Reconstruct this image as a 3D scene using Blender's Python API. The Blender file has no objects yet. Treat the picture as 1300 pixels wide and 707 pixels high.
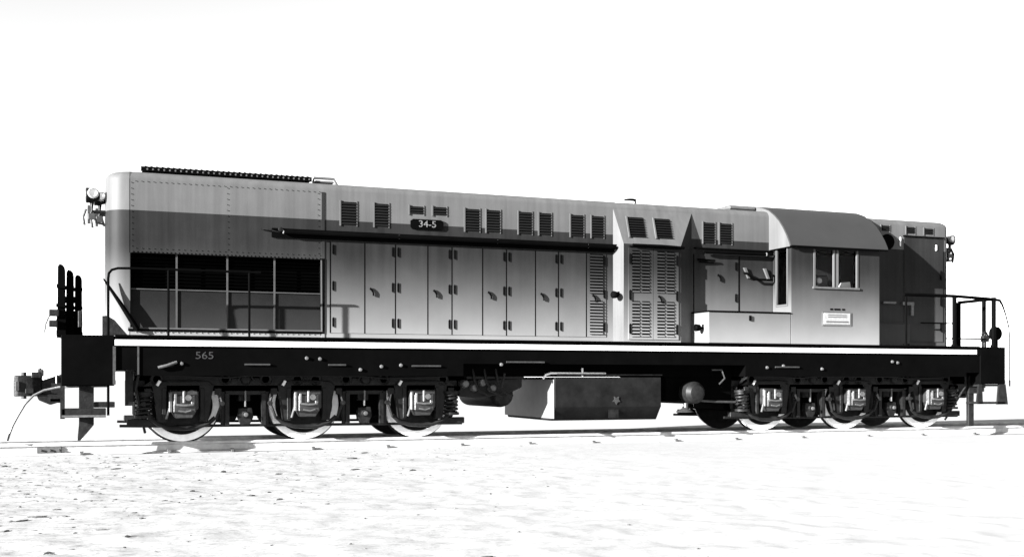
import bpy, bmesh, math, random
from mathutils import Vector, Matrix
from mathutils import noise as mnoise
random.seed(7)
C = bpy.context.scene.collection
R = math.radians
PI = math.pi

# ------------------------------------------------------------------ camera
sc = bpy.context.scene
cam_d = bpy.data.cameras.new('camera'); cam = bpy.data.objects.new('camera', cam_d); C.objects.link(cam)
cam.location = (-8.17, -18.06, 0.925)
cam.rotation_euler = (R(90), 0, R(-20.73))
cam_d.sensor_width = 36; cam_d.lens = 38.77
cam_d.shift_x = 0.0; cam_d.shift_y = 0.0988
cam_d.clip_start = 0.1; cam_d.clip_end = 6000
sc.camera = cam

# ------------------------------------------------------------------ light
SUN_EL, SUN_AZ = 14.8, 17.6          # degrees; azimuth measured from the side of the locomotive
w = bpy.data.worlds.new('World'); sc.world = w; w.use_nodes = True
nt = w.node_tree; nt.nodes.clear()
sky = nt.nodes.new('ShaderNodeTexSky'); sky.sky_type = 'NISHITA'; sky.sun_disc = False
sun_dir = Vector((-math.cos(R(SUN_AZ)) * math.cos(R(SUN_EL)), -math.sin(R(SUN_AZ)) * math.cos(R(SUN_EL)), math.sin(R(SUN_EL))))
sky.sun_elevation = R(SUN_EL)
sky.sun_rotation = math.atan2(sun_dir.x, sun_dir.y)
sky.dust_density = 0.0; sky.air_density = 1.0
bw = nt.nodes.new('ShaderNodeRGBToBW')      # the photograph is black and white: a grey sky
bg = nt.nodes.new('ShaderNodeBackground'); bg.inputs['Strength'].default_value = 0.05
out = nt.nodes.new('ShaderNodeOutputWorld')
nt.links.new(sky.outputs[0], bw.inputs[0]); nt.links.new(bw.outputs[0], bg.inputs[0]); nt.links.new(bg.outputs[0], out.inputs[0])
sd = bpy.data.lights.new('sun', 'SUN'); sd.energy = 5.0; sd.angle = R(0.5); sd.color = (1, 1, 1)
so = bpy.data.objects.new('sun', sd); C.objects.link(so); so.location = sun_dir * 60
so.rotation_euler = sun_dir.to_track_quat('Z', 'Y').to_euler()
sc.view_settings.view_transform = 'Standard'; sc.view_settings.look = 'None'
sc.view_settings.exposure = 3.08; sc.view_settings.gamma = 1.0

# ------------------------------------------------------------------ materials (all grey: a black and white photograph)
def mat(name, v, rough=0.5, spec=0.5, var=0.15, scale=3.0, bump=0.0, bscale=40.0, metal=0.0, painted_bounce=None, coat=0.0, streak=0.0):
    m = bpy.data.materials.new(name); m.use_nodes = True
    n = m.node_tree; b = n.nodes['Principled BSDF']
    b.inputs['Roughness'].default_value = rough; b.inputs['Metallic'].default_value = metal
    b.inputs['Specular IOR Level'].default_value = spec
    if coat: b.inputs['Coat Weight'].default_value = coat; b.inputs['Coat Roughness'].default_value = 0.12
    geo = n.nodes.new('ShaderNodeNewGeometry')
    nz = n.nodes.new('ShaderNodeTexNoise'); nz.inputs['Scale'].default_value = scale; nz.inputs['Detail'].default_value = 8
    nz.inputs['Roughness'].default_value = 0.65
    n.links.new(geo.outputs['Position'], nz.inputs['Vector'])
    mr = n.nodes.new('ShaderNodeMapRange'); mr.inputs['From Min'].default_value = 0.3; mr.inputs['From Max'].default_value = 0.7
    mr.inputs['To Min'].default_value = v * (1 - var); mr.inputs['To Max'].default_value = v * (1 + var)
    n.links.new(nz.outputs['Fac'], mr.inputs['Value'])
    val = mr.outputs['Result']
    if streak:   # rain and soot streaks running down the sheet metal
        mp = n.nodes.new('ShaderNodeMapping'); mp.inputs['Scale'].default_value = (9, 9, .45); n.links.new(geo.outputs['Position'], mp.inputs['Vector'])
        n3 = n.nodes.new('ShaderNodeTexNoise'); n3.inputs['Scale'].default_value = 1.0; n3.inputs['Detail'].default_value = 6; n3.inputs['Roughness'].default_value = .6
        n.links.new(mp.outputs[0], n3.inputs['Vector'])
        m3 = n.nodes.new('ShaderNodeMapRange'); m3.inputs['From Min'].default_value = .3; m3.inputs['From Max'].default_value = .7
        m3.inputs['To Min'].default_value = 1-streak; m3.inputs['To Max'].default_value = 1+streak; n.links.new(n3.outputs['Fac'], m3.inputs['Value'])
        mu = n.nodes.new('ShaderNodeMath'); mu.operation = 'MULTIPLY'; n.links.new(val, mu.inputs[0]); n.links.new(m3.outputs[0], mu.inputs[1]); val = mu.outputs[0]
        oi = n.nodes.new('ShaderNodeObjectInfo'); m5 = n.nodes.new('ShaderNodeMapRange'); m5.inputs['To Min'].default_value = .90; m5.inputs['To Max'].default_value = 1.10; n.links.new(oi.outputs['Random'], m5.inputs['Value'])
        mw = n.nodes.new('ShaderNodeMath'); mw.operation = 'MULTIPLY'; n.links.new(val, mw.inputs[0]); n.links.new(m5.outputs[0], mw.inputs[1]); val = mw.outputs[0]
    if painted_bounce:   # pale lift towards the sill: light bounced off the ground, painted into the colour
        z0, z1, dv, amt = painted_bounce
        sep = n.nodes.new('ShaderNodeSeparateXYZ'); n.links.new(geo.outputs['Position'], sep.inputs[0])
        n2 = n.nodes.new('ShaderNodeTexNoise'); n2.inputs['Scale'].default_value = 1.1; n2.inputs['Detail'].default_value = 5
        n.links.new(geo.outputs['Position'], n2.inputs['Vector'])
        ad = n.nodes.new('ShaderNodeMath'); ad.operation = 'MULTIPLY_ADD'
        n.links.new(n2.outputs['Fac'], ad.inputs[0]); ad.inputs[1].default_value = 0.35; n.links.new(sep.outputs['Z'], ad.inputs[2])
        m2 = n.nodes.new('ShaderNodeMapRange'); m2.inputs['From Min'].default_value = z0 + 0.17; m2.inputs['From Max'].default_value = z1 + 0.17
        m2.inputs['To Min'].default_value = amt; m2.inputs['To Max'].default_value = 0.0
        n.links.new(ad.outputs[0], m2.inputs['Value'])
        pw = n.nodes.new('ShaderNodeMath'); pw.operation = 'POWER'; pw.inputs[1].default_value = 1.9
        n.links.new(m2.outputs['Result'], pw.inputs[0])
        # weaker on the short hood, which deepens the cab's shadow there by colour
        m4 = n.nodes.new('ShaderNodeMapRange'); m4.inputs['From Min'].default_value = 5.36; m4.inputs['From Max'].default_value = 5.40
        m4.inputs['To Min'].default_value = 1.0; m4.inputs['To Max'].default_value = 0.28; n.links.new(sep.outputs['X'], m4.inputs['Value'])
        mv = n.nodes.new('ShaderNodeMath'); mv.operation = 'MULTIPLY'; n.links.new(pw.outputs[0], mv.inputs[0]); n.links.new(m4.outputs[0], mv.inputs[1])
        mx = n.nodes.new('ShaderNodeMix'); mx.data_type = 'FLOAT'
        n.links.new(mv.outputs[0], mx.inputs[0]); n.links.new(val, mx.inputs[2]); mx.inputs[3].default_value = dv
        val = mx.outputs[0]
    cb = n.nodes.new('ShaderNodeCombineColor')
    for i in range(3): n.links.new(val, cb.inputs[i])
    n.links.new(cb.outputs[0], b.inputs['Base Color'])
    if bump:
        nb = n.nodes.new('ShaderNodeTexNoise'); nb.inputs['Scale'].default_value = bscale; nb.inputs['Detail'].default_value = 6
        n.links.new(geo.outputs['Position'], nb.inputs['Vector'])
        bn = n.nodes.new('ShaderNodeBump'); bn.inputs['Strength'].default_value = bump; bn.inputs['Distance'].default_value = 0.02
        n.links.new(nb.outputs['Fac'], bn.inputs['Height']); n.links.new(bn.outputs[0], b.inputs['Normal'])
    return m
PAINTED_BOUNCE = (1.45, 3.10, 0.175, 1.0)  # painted-in ground light for the lower panels
M = dict(
    light = mat('pale_paint', 0.055, 0.5, 0.05, 0.10, 1.3, 0.09, 1.7, streak=.14),
    body  = mat('body_paint', 0.0115, 0.5, 0.03, 0.16, 1.5, 0.09, 1.7, painted_bounce=PAINTED_BOUNCE, streak=.22),
    white = mat('white_paint', 0.6, 0.5, 0.4, 0.06, 5),
    tyre  = mat('white_tyre_paint', 0.78, 0.55, 0.4, 0.14, 9),
    black = mat('black_enamel', 0.0010, 0.6, 0.008, 0.3, 3),
    gear  = mat('black_running_gear', 0.0068, 0.45, 0.12, 0.7, 9, 0.25, 30),
    spring= mat('worn_steel', 0.02, 0.4, 0.4, 0.4, 20),
    axle  = mat('grey_box_paint', 0.05, 0.4, 0.5, 0.45, 14, 0.15, 40),
    steel = mat('polished_steel', 0.18, 0.35, 0.6, 0.25, 20),
    dark  = mat('dark_interior', 0.0008, 0.8, 0.0, 0.2, 4),
    screen= mat('radiator_mesh', 0.0052, 0.7, 0.03, 0.2, 6, 0.2, 200, painted_bounce=(1.5, 2.5, 0.024, 1.0)),
    tank  = mat('tank_paint', 0.006, 0.6, 0.05, 0.5, 4, 0.1, 12),
    rail  = mat('dusty_rail_steel', 0.28, 0.55, 0.4, 0.3, 8, 0.15, 30),
    spike = mat('rusty_spike', 0.05, 0.8, 0.3, 0.4, 30),
    stone = mat('brown_stone', 0.085, 0.9, 0.2, 0.5, 7, 0.4, 60),
    roofp = mat('roof_paint', 0.020, 0.5, 0.08, 0.08, 2.0, 0.05, 2.2),
    bar   = mat('radiator_bar_paint', 0.036, 0.5, 0.05, 0.2, 6),
    lettering = mat('faded_lettering', 0.09, 0.7, .1, .7, 40),
    coil  = mat('spring_steel', 0.007, .5, .12, .5, 20),
    seat  = mat('cab_fittings', 0.03, 0.5, 0.4, 0.4, 8),
)
g = bpy.data.materials.new('lamp_glass'); g.use_nodes = True
gb = g.node_tree.nodes['Principled BSDF']; gb.inputs['Base Color'].default_value = (.5, .5, .5, 1); gb.inputs['Roughness'].default_value = 0.08; gb.inputs['Metallic'].default_value = 0.6
M['lens'] = g
g = bpy.data.materials.new('window_glass'); g.use_nodes = True
n = g.node_tree; n.nodes.clear()
o_ = n.nodes.new('ShaderNodeOutputMaterial'); mx = n.nodes.new('ShaderNodeMixShader'); tr = n.nodes.new('ShaderNodeBsdfTransparent'); gl = n.nodes.new('ShaderNodeBsdfGlossy')
tr.inputs[0].default_value = (.82, .82, .82, 1); gl.inputs['Roughness'].default_value = 0.02; mx.inputs[0].default_value = 0.004
n.links.new(tr.outputs[0], mx.inputs[1]); n.links.new(gl.outputs[0], mx.inputs[2]); n.links.new(mx.outputs[0], o_.inputs[0])
M['glass'] = g
# ground: pale sand
def ground_mat():
    m = bpy.data.materials.new('pale_sand'); m.use_nodes = True
    n = m.node_tree; b = n.nodes['Principled BSDF']; b.inputs['Roughness'].default_value = 0.95; b.inputs['Specular IOR Level'].default_value = 0.1
    geo = n.nodes.new('ShaderNodeNewGeometry')
    nz = n.nodes.new('ShaderNodeTexNoise'); nz.inputs['Scale'].default_value = 2.5; nz.inputs['Detail'].default_value = 10; nz.inputs['Roughness'].default_value = 0.7
    n.links.new(geo.outputs['Position'], nz.inputs['Vector'])
    def mp_(src, a0, a1, b0, b1):
        q = n.nodes.new('ShaderNodeMapRange'); q.inputs['From Min'].default_value = a0; q.inputs['From Max'].default_value = a1
        q.inputs['To Min'].default_value = b0; q.inputs['To Max'].default_value = b1; n.links.new(src, q.inputs['Value']); return q.outputs[0]
    def op_(o, x, y):
        q = n.nodes.new('ShaderNodeMath'); q.operation = o
        for i, v in enumerate((x, y)):
            if isinstance(v, (int, float)): q.inputs[i].default_value = v
            else: n.links.new(v, q.inputs[i])
        return q.outputs[0]
    base = mp_(nz.outputs['Fac'], .3, .7, .232, .255)
    sep = n.nodes.new('ShaderNodeSeparateXYZ'); n.links.new(geo.outputs['Position'], sep.inputs[0])
    side = op_('SUBTRACT', sep.outputs['X'], op_('MULTIPLY', op_('ADD', sep.outputs['Y'], 1.0), .45))
    mask = mp_(side, 4.0, -6.0, 0.0, 1.0)
    front = mp_(sep.outputs['Y'], -1.0, -1.9, 0.0, 1.0)
    mapn = n.nodes.new('ShaderNodeMapping'); mapn.inputs['Scale'].default_value = (4.5, 13, 1); mapn.inputs['Rotation'].default_value = (0, 0, R(-20)); n.links.new(geo.outputs['Position'], mapn.inputs['Vector'])
    gr = n.nodes.new('ShaderNodeTexNoise'); gr.inputs['Scale'].default_value = 1.6; gr.inputs['Detail'].default_value = 9; gr.inputs['Roughness'].default_value = .72
    n.links.new(mapn.outputs[0], gr.inputs['Vector'])
    grit = mp_(gr.outputs['Fac'], .52, .72, 0.0, 1.0)
    g2 = n.nodes.new('ShaderNodeTexNoise'); g2.inputs['Scale'].default_value = 17; g2.inputs['Detail'].default_value = 6; g2.inputs['Roughness'].default_value = .7
    n.links.new(geo.outputs['Position'], g2.inputs['Vector'])
    grit = op_('MAXIMUM', grit, mp_(g2.outputs['Fac'], .54, .74, 0.0, .85))
    k_ = op_('MULTIPLY', op_('MULTIPLY', grit, mask), front)
    alb = op_('MULTIPLY', base, op_('SUBTRACT', 1.0, op_('MULTIPLY', k_, .88)))
    cb = n.nodes.new('ShaderNodeCombineColor')
    for i in range(3): n.links.new(alb, cb.inputs[i])
    n.links.new(cb.outputs[0], b.inputs['Base Color'])
    nb = n.nodes.new('ShaderNodeTexNoise'); nb.inputs['Scale'].default_value = 14; nb.inputs['Detail'].default_value = 8; nb.inputs['Roughness'].default_value = 0.6
    n.links.new(geo.outputs['Position'], nb.inputs['Vector'])
    bn = n.nodes.new('ShaderNodeBump'); bn.inputs['Strength'].default_value = 0.12; bn.inputs['Distance'].default_value = 0.02
    n.links.new(nb.outputs['Fac'], bn.inputs['Height']); n.links.new(bn.outputs[0], b.inputs['Normal'])
    return m
M['sand'] = ground_mat()

# ------------------------------------------------------------------ mesh helpers
class MB:
    def __init__(s): s.bm = bmesh.new()
    def box(s, x0, x1, y0, y1, z0, z1, b=0.0, mi=0):
        x0, x1 = sorted((x0, x1)); y0, y1 = sorted((y0, y1)); z0, z1 = sorted((z0, z1))
        t = bmesh.new(); bmesh.ops.create_cube(t, size=1)
        for v in t.verts: v.co = Vector(((x0+x1)/2+v.co.x*(x1-x0), (y0+y1)/2+v.co.y*(y1-y0), (z0+z1)/2+v.co.z*(z1-z0)))
        if b: bmesh.ops.bevel(t, geom=t.edges[:], offset=b, segments=1, affect='EDGES')
        s.add(t, mi); return s
    def add(s, t, mi=0):
        vm = {v: s.bm.verts.new(v.co) for v in t.verts}
        for f in t.faces:
            try:
                nf = s.bm.faces.new([vm[v] for v in f.verts]); nf.material_index = mi
            except ValueError: pass
        t.free()
    def prism(s, prof, p0, axis, length, mi=0, b=0.0):
        """prof: 2D points; axis 'x': (y,z) at x=p0.., 'y': (x,z), 'z': (x,y)"""
        f = {'x': lambda a, c, t: (t, a, c), 'y': lambda a, c, t: (a, t, c), 'z': lambda a, c, t: (a, c, t)}[axis]
        t = bmesh.new()
        A = [t.verts.new(f(a, c, p0)) for a, c in prof]; B = [t.verts.new(f(a, c, p0+length)) for a, c in prof]
        k = len(prof)
        t.faces.new(A); t.faces.new(B)
        for i in range(k): t.faces.new((A[i], A[(i+1) % k], B[(i+1) % k], B[i]))
        bmesh.ops.recalc_face_normals(t, faces=t.faces[:])
        if b: bmesh.ops.bevel(t, geom=t.edges[:], offset=b, segments=1, affect='EDGES')
        s.add(t, mi); return s
    def tube(s, pts, r, seg=8, closed=False, mi=0, radii=None):
        P = [Vector(p) for p in pts]; t = bmesh.new(); rings = []
        k = len(P)
        for i, p in enumerate(P):
            if closed: d = P[(i+1) % k] - P[i-1]
            else: d = P[min(i+1, k-1)] - P[max(i-1, 0)]
            d.normalize(); up = Vector((0, 0, 1)) if abs(d.z) < 0.9 else Vector((1, 0, 0))
            if i and not closed or i:
                up = prev_u
            a = d.cross(up).normalized(); u = a.cross(d).normalized(); prev_u = u
            rr = radii[i] if radii else r
            rings.append([t.verts.new(p + (a*math.cos(2*PI*j/seg) + u*math.sin(2*PI*j/seg))*rr) for j in range(seg)])
        for i in range(k if closed else k-1):
            A, B = rings[i], rings[(i+1) % k]
            for j in range(seg): t.faces.new((A[j], A[(j+1) % seg], B[(j+1) % seg], B[j]))
        if not closed: t.faces.new(rings[0]); t.faces.new(rings[-1])
        bmesh.ops.recalc_face_normals(t, faces=t.faces[:])
        s.add(t, mi); return s
    def cyl(s, p0, p1, r, seg=16, r2=None, mi=0): return s.tube([p0, p1], r, seg, mi=mi, radii=[r, r if r2 is None else r2])
    def lathe(s, prof, axis='y', c=(0, 0, 0), seg=32, mi=0, caps=True):
        """prof: (radius, along) pairs, turned about an axis through c"""
        t = bmesh.new(); rings = []
        for r, a in prof:
            ring = []
            for j in range(seg):
                q = 2*PI*j/seg; u, v = r*math.cos(q), r*math.sin(q)
                p = {'y': (u, a, v), 'x': (a, u, v), 'z': (u, v, a)}[axis]
                ring.append(t.verts.new(Vector(p)+Vector(c)))
            rings.append(ring)
        for A, B in zip(rings, rings[1:]):
            for j in range(seg): t.faces.new((A[j], A[(j+1) % seg], B[(j+1) % seg], B[j]))
        if caps and prof[0][0] > 1e-4: t.faces.new(rings[0])
        if caps and prof[-1][0] > 1e-4: t.faces.new(rings[-1])
        bmesh.ops.remove_doubles(t, verts=t.verts[:], dist=1e-5)
        bmesh.ops.recalc_face_normals(t, faces=t.faces[:])
        s.add(t, mi); return s
    def mesh(s, name, mats, smooth=True):
        me = bpy.data.meshes.new(name); s.bm.to_mesh(me); s.bm.free()
        for m in (mats if isinstance(mats, (list, tuple)) else [mats]): me.materials.append(m)
        if smooth:
            me.shade_smooth(); me.set_sharp_from_angle(angle=R(32))
        return me
WL = {}
def wl(o): return WL.get(o.name, Vector((0, 0, 0)))
def link(name, me, parent=None, loc=(0, 0, 0), label=None, kind=None, scale=None):
    o = bpy.data.objects.new(name, me); C.objects.link(o)
    WL[o.name] = Vector(loc)
    if parent: o.parent = parent; o.location = Vector(loc) - wl(parent)
    else: o.location = loc
    if scale: o.scale = scale
    if label: o['label'] = label
    if kind: o['kind'] = kind
    return o
def part(name, mb, m, parent, label=None, kind=None, smooth=True):
    """one mesh object; its origin is put at the centre of its base"""
    xs = [v.co for v in mb.bm.verts]
    lo = Vector((min(v.x for v in xs), min(v.y for v in xs), min(v.z for v in xs))); hi = Vector((max(v.x for v in xs), max(v.y for v in xs), max(v.z for v in xs)))
    c = Vector(((lo.x+hi.x)/2, (lo.y+hi.y)/2, lo.z))
    bmesh.ops.translate(mb.bm, verts=mb.bm.verts[:], vec=-c)
    return link(name, mb.mesh(name, m, smooth), parent, c, label, kind)
def text_part(name, txt, size, loc, parent, m, depth=0.004, sx=1.0, label=None):
    cu = bpy.data.curves.new(name, 'FONT'); cu.body = txt; cu.size = size; cu.extrude = depth; cu.align_x = 'CENTER'; cu.align_y = 'CENTER'
    t = bpy.data.objects.new(name, cu); C.objects.link(t)
    dg = bpy.context.evaluated_depsgraph_get(); me = bpy.data.meshes.new_from_object(t.evaluated_get(dg))
    bpy.data.objects.remove(t); bpy.data.curves.remove(cu)
    me.transform(Matrix.Rotation(R(90), 4, 'X') @ Matrix.Diagonal((sx, 1, 1, 1)))
    me.materials.clear(); me.materials.append(m)
    return link(name, me, parent, loc, label)

# ------------------------------------------------------------------ ground
def gz(x, y):
    p = Vector((x*0.35, y*0.35, 3.1))
    z = -0.165 + 0.03*mnoise.noise(p*0.5)
    if y < -1.0:
        k = min(1.0, (-1.0-y)/1.2)
        left = max(0.0, min(1.0, (2.0 - x - (y+1)*0.45)/9.0))     # rougher, churned sand towards the left
        d = Vector((x*0.9+y*0.35, y*2.2-x*0.5, 0.0))
        z += k*((0.002+0.022*left)*mnoise.noise(d*0.9) + 0.014*left*abs(mnoise.noise(d*2.2+Vector((7, 1, 0))))*2 + 0.008*left*mnoise.noise(Vector((x*6, y*6, 1))))
        z -= 0.03*k
    return z
def axis_vals(lo, hi, n, far):
    v = [lo + (hi-lo)*i/n for i in range(n+1)]
    a = v[0]; st = (hi-lo)/n
    L = []; s_ = st
    while a > -far: s_ *= 1.5; a -= s_; L.append(a)
    b = v[-1]; Rr = []; s_ = st
    while b < far: s_ *= 1.5; b += s_; Rr.append(b)
    return L[::-1] + v + Rr
xs = axis_vals(-13, 12, 330, 2500); ys = axis_vals(-14.5, 3, 260, 2500)
verts = []; faces = []
for y in ys:
    for x in xs:
        verts.append((x, y, gz(x, y) if (abs(x) < 40 and abs(y) < 40) else -0.165))
nx = len(xs)
for j in range(len(ys)-1):
    for i in range(nx-1):
        a = j*nx+i; faces.append((a, a+1, a+nx+1, a+nx))
me = bpy.data.meshes.new('ground'); me.from_pydata(verts, [], faces); me.materials.append(M['sand']); me.shade_smooth()
gnd = link('ground', me, kind='structure')

# ------------------------------------------------------------------ railway track
track = link('railway_track', None); track['label'] = 'pale dusty steel railway track lying in white sand under the locomotive'; track['category'] = 'railway track'
prof = [(-.07, -.165), (.07, -.165), (.07, -.155), (.012, -.13), (.009, -.05), (.036, -.035), (.036, -.006), (.030, 0), (-.030, 0), (-.036, -.006), (-.036, -.035), (-.009, -.05), (-.012, -.13), (-.07, -.155)]
for yc in (-.735, .735):
    mb = MB(); mb.prism([(a+yc, c) for a, c in prof], -60, 'x', 140)
    part('rail', mb, M['rail'], track)
mb = MB(); mb.box(-.22, .22, -.02, .02, -.02, .075, .006); mb.box(-.03, .03, -.03, .03, -.005, .085, .006)
# fishplate at the rail joint left of the locomotive
mb = MB(); mb.box(-8.95, -8.62, -.775, -.75, -.135, -.045, .006)
for k in range(3): mb.cyl((-8.90+k*.12, -.765, -.09), (-8.90+k*.12, -.80, -.09), .016, 6)
part('fishplate', mb, M['spike'], track)
mb = MB(); mb.box(-.02, .02, -.02, .02, -.06, .015, .003); mb.box(-.028, .028, -.02, .045, .015, .035, .004)
sp = mb.mesh('rail_spike', M['spike'])
for x in (-9.6, -8.35, -7.1, -6.2, -4.98, -3.8, -2.5, -1.3, -.15, 1.45, 2.7, 4.15, 5.6, 6.9, 8.2, 9.5):
    for yy in (-.735-.095, -.735+.095, .735-.095, .735+.095):
        link('rail_spike', sp, track, (x+random.uniform(-.03, .03), yy, -.15))

# ------------------------------------------------------------------ stones and clods on the sand
def stones():
    bm = bmesh.new(); rnd = random.Random(3)
    n = 0
    while n < 1535:
        big = n >= 1500
        y = -1.0 - 12.0*rnd.random()**1.0; x = rnd.uniform(-14, 7)
        if big: x, y = rnd.gauss(-8.6, .9), rnd.gauss(-7.2, 1.5)
        pl = (-3.0 - (x + (y+1)*0.45*-1))/9 + .55
        left = max(0.03, min(1.0, pl))
        if not big and rnd.random() > left**2.2: continue
        if mnoise.noise(Vector((x*.5, y*.9, 5))) < -.15 and rnd.random() < .8: continue
        n += 1
        r = rnd.uniform(.004, .014) * (2.1 if rnd.random() < .07 else 1)
        if big: r = rnd.uniform(.010, .022)
        el = rnd.uniform(1.0, 3.6)
        t = bmesh.new(); bmesh.ops.create_icosphere(t, subdivisions=1, radius=r)
        q = rnd.gauss(.35, .5); hz = rnd.uniform(.35, .75)
        for v in t.verts:
            v.co *= rnd.uniform(.7, 1.25); v.co.x *= el; v.co.z *= hz
            v.co = Matrix.Rotation(q, 3, 'Z') @ v.co + Vector((x, y, gz(x, y)+r*.15))
        vm = {v: bm.verts.new(v.co) for v in t.verts}
        for f in t.faces: bm.faces.new([vm[v] for v in f.verts])
        t.free()
    me = bpy.data.meshes.new('loose_stones'); bm.to_mesh(me); bm.free(); me.materials.append(M['stone'])
    o = link('loose_stones', me, kind='stuff'); o['label'] = 'small dark stones and clods scattered over the pale sand in front of the track'; o['category'] = 'stones'
stones()

# ================================================================== LOCOMOTIVE
loco = link('locomotive', None)
loco['label'] = 'long two-tone diesel locomotive with offset cab, black underframe and white-rimmed wheels standing on the track'
loco['category'] = 'locomotive'
HY = -.85; CY = -1.43; SY = -1.45
HX0, HX1 = -8.02, 7.51
ZP = 3.43      # paint division

# ---- hood shell: stacked rounded outlines, radiator opening cut into the near side
def hood():
    r0, r1 = .34, .10
    def outline(d):
        pts = []
        a, b2, yy = HX0+d, HX1-d, -HY-d
        ra, rb = r0-d*.6, max(.03, r1-d*.3)
        N = 8
        for i in range(N+1):   # near left corner
            q = PI + PI/2*i/N; pts.append((a+ra+ra*math.cos(q), -yy+ra+ra*math.sin(q)))
        for x in (-7.69, -4.86, 1.5, 5.0): pts.append((x, -yy))
        for i in range(N+1):
            q = 1.5*PI + PI/2*i/N; pts.append((b2-rb+rb*math.cos(q), -yy+rb+rb*math.sin(q)))
        for i in range(N+1):
            q = PI/2*i/N; pts.append((b2-rb+rb*math.cos(q), yy-rb+rb*math.sin(q)))
        for x in (5.0, 1.5, -4.86, -7.69): pts.append((x, yy))
        for i in range(N+1):
            q = PI/2+PI/2*i/N; pts.append((a+ra+ra*math.cos(q), yy-ra+ra*math.sin(q)))
        return pts
    rt = .17
    lev = [(0, 1.53), (0, 1.70), (0, 2.80), (0, ZP)]
    for i in range(7):
        q = PI/2*i/6; lev.append((rt*(1-math.cos(q)), 3.89+rt*math.sin(q)*.75))
    lev.append((.5, 4.06)); lev.append((.8, 4.075))
    bm = bmesh.new(); rings = []
    for d, z in lev: rings.append([bm.verts.new((x, y, z)) for x, y in outline(d)])
    k = len(rings[0])
    for i in range(len(rings)-1):
        for j in range(k):
            A = rings[i]; B = rings[i+1]
            if i == 1 and abs(A[j].co.x+7.69) < .01 and abs(A[(j+1) % k].co.x+4.86) < .01 and A[j].co.y < 0:
                continue
            f = bm.faces.new((A[j], A[(j+1) % k], B[(j+1) % k], B[j])); f.material_index = 0 if lev[i][1] >= ZP else 1
    bm.faces.new(rings[-1]); bm.faces.new(rings[0][::-1])
    mb = MB(); mb.bm.free(); mb.bm = bm
    return part('hood', mb, [M['light'], M['body']], loco)
hd = hood()
# radiator: recessed box, open shutters above, mesh screen below, frame bars
mb = MB()
x0, x1, z0, z1, yb = -7.69, -4.86, 1.70, 2.80, HY+.16
mb.box(x0-.02, x1+.02, yb, yb+.02, z0-.02, z1+.02)
mb.box(x0-.02, x0, HY+.004, yb, z0, z1); mb.box(x1, x1+.02, HY+.004, yb, z0, z1)
mb.box(x0, x1, HY+.004, yb, z1, z1+.02); mb.box(x0, x1, HY+.004, yb, z0-.02, z0)
rad = part('radiator', mb, M['dark'], loco)
mb = MB(); mb.box(x0, x1, HY+.045, HY+.055, z0, 2.27); part('mesh_screen', mb, M['screen'], rad)
mb = MB(); mb.box(x0+.01, x1-.01, -.018, .018, -.003, .003)
sh = mb.mesh('shutter_slat', M['dark'])
for k in range(9):
    o = link('shutter_slat', sh, rad, (0, HY+.07, 2.31+.052*k)); o.rotation_euler = (R(-40), 0, 0)
mb = MB()
for xc in (-7.02, -6.28, -5.57): mb.box(xc-.013, xc+.013, HY+.028, HY+.040, z0, z1); part('radiator_bar', mb, M['bar'], rad); mb = MB()

mb = MB(); mb.box(x0, x1, HY+.0282, HY+.0402, 2.262, 2.278); part('radiator_bar', mb, M['bar'], rad)
mb = MB(); mb.box(x0-.02, x1+.02, HY-.008, HY-.002, z0-.022, z0); mb.box(x1, x1+.02, HY-.008, HY-.002, z0, z1)
bmesh.ops.remove_doubles(mb.bm, verts=mb.bm.verts[:], dist=.0001)
part('radiator_frame', mb, M['light'], rad, 'pale edge strip round the radiator opening')
mb = MB(); mb.box(x0-.02, x1+.06, HY-.012, HY-.002, z0-.056, z0-.024); part('radiator_gasket', mb, M['black'], rad)
mb = MB(); mb.box(x1+.022, x1+.062, HY-.012, HY-.002, z0-.022, z1+.02); part('radiator_gasket', mb, M['black'], rad)
# toothed rain strip above the opening
mb = MB()
for k in range(48): mb.box(x0+.02+k*.0588, x0+.05+k*.0588, HY-.022, HY-.003, z1+.005, z1+.03)
part('vent_teeth', mb, M['body'], rad, kind='stuff')

# ---- rivets on the radiator section
mb = MB()
def rivet(x, z, y=HY):
    t = bmesh.new(); bmesh.ops.create_cone(t, segments=6, radius1=.008, radius2=.005, depth=.006, cap_ends=True)
    for v in t.verts: v.co = Vector((x+v.co.x, y-.002-v.co.z*0-(.006+v.co.z), z+v.co.y))
    bmesh.ops.recalc_face_normals(t, faces=t.faces[:]); mb.add(t)
for x in (-7.66, -6.28, -4.9):
    z = 2.9
    while z < 3.9:
        rivet(x, z); z += .085
x = -7.6
while x < -4.8:
    rivet(x, 3.86); rivet(x, 2.87); rivet(x, 1.63); x += .085
part('rivets', mb, M['body'], loco, kind='stuff')
mb = MB(); mb.box(-4.845, -4.80, HY-.01, HY-.001, 1.56, 3.86); part('cover_strip', mb, M['body'], loco)

# ---- louvre panels on the upper hood
def louvre(x0, x1, z0, z1, y, n, parent, frame=True, bodym='dark', k_=1.0):
    mb = MB(); mb.box(x0, x1, y-.006, y-.002, z0, z1)
    bk = part('louvre', mb, M[bodym], parent)
    if frame:
        mb = MB(); e = .022
        mb.box(x0-e, x0, y-.016, y-.003, z0-e, z1+e); part('louvre_frame', mb, M['light'], bk)
        mb = MB(); mb.box(x1, x1+e*.6, y-.010, y-.003, z0-e, z1+e); part('louvre_frame', mb, M['light'], bk)
    p = (z1-z0)/n
    mb = MB(); q_ = .62 if frame else .50
    mb.prism([(-.002, p*q_), (-.014, .008), (-.012, .0), (-.001, p*.35)], -(x1-x0)/2, 'x', x1-x0)
    sm = mb.mesh('louvre_slat', M['slat' if frame else 'body'])
    for k in range(n): link('louvre_slat', sm, bk, ((x0+x1)/2, y-.003, z0+p*k+p*.15))
    return bk
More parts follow.
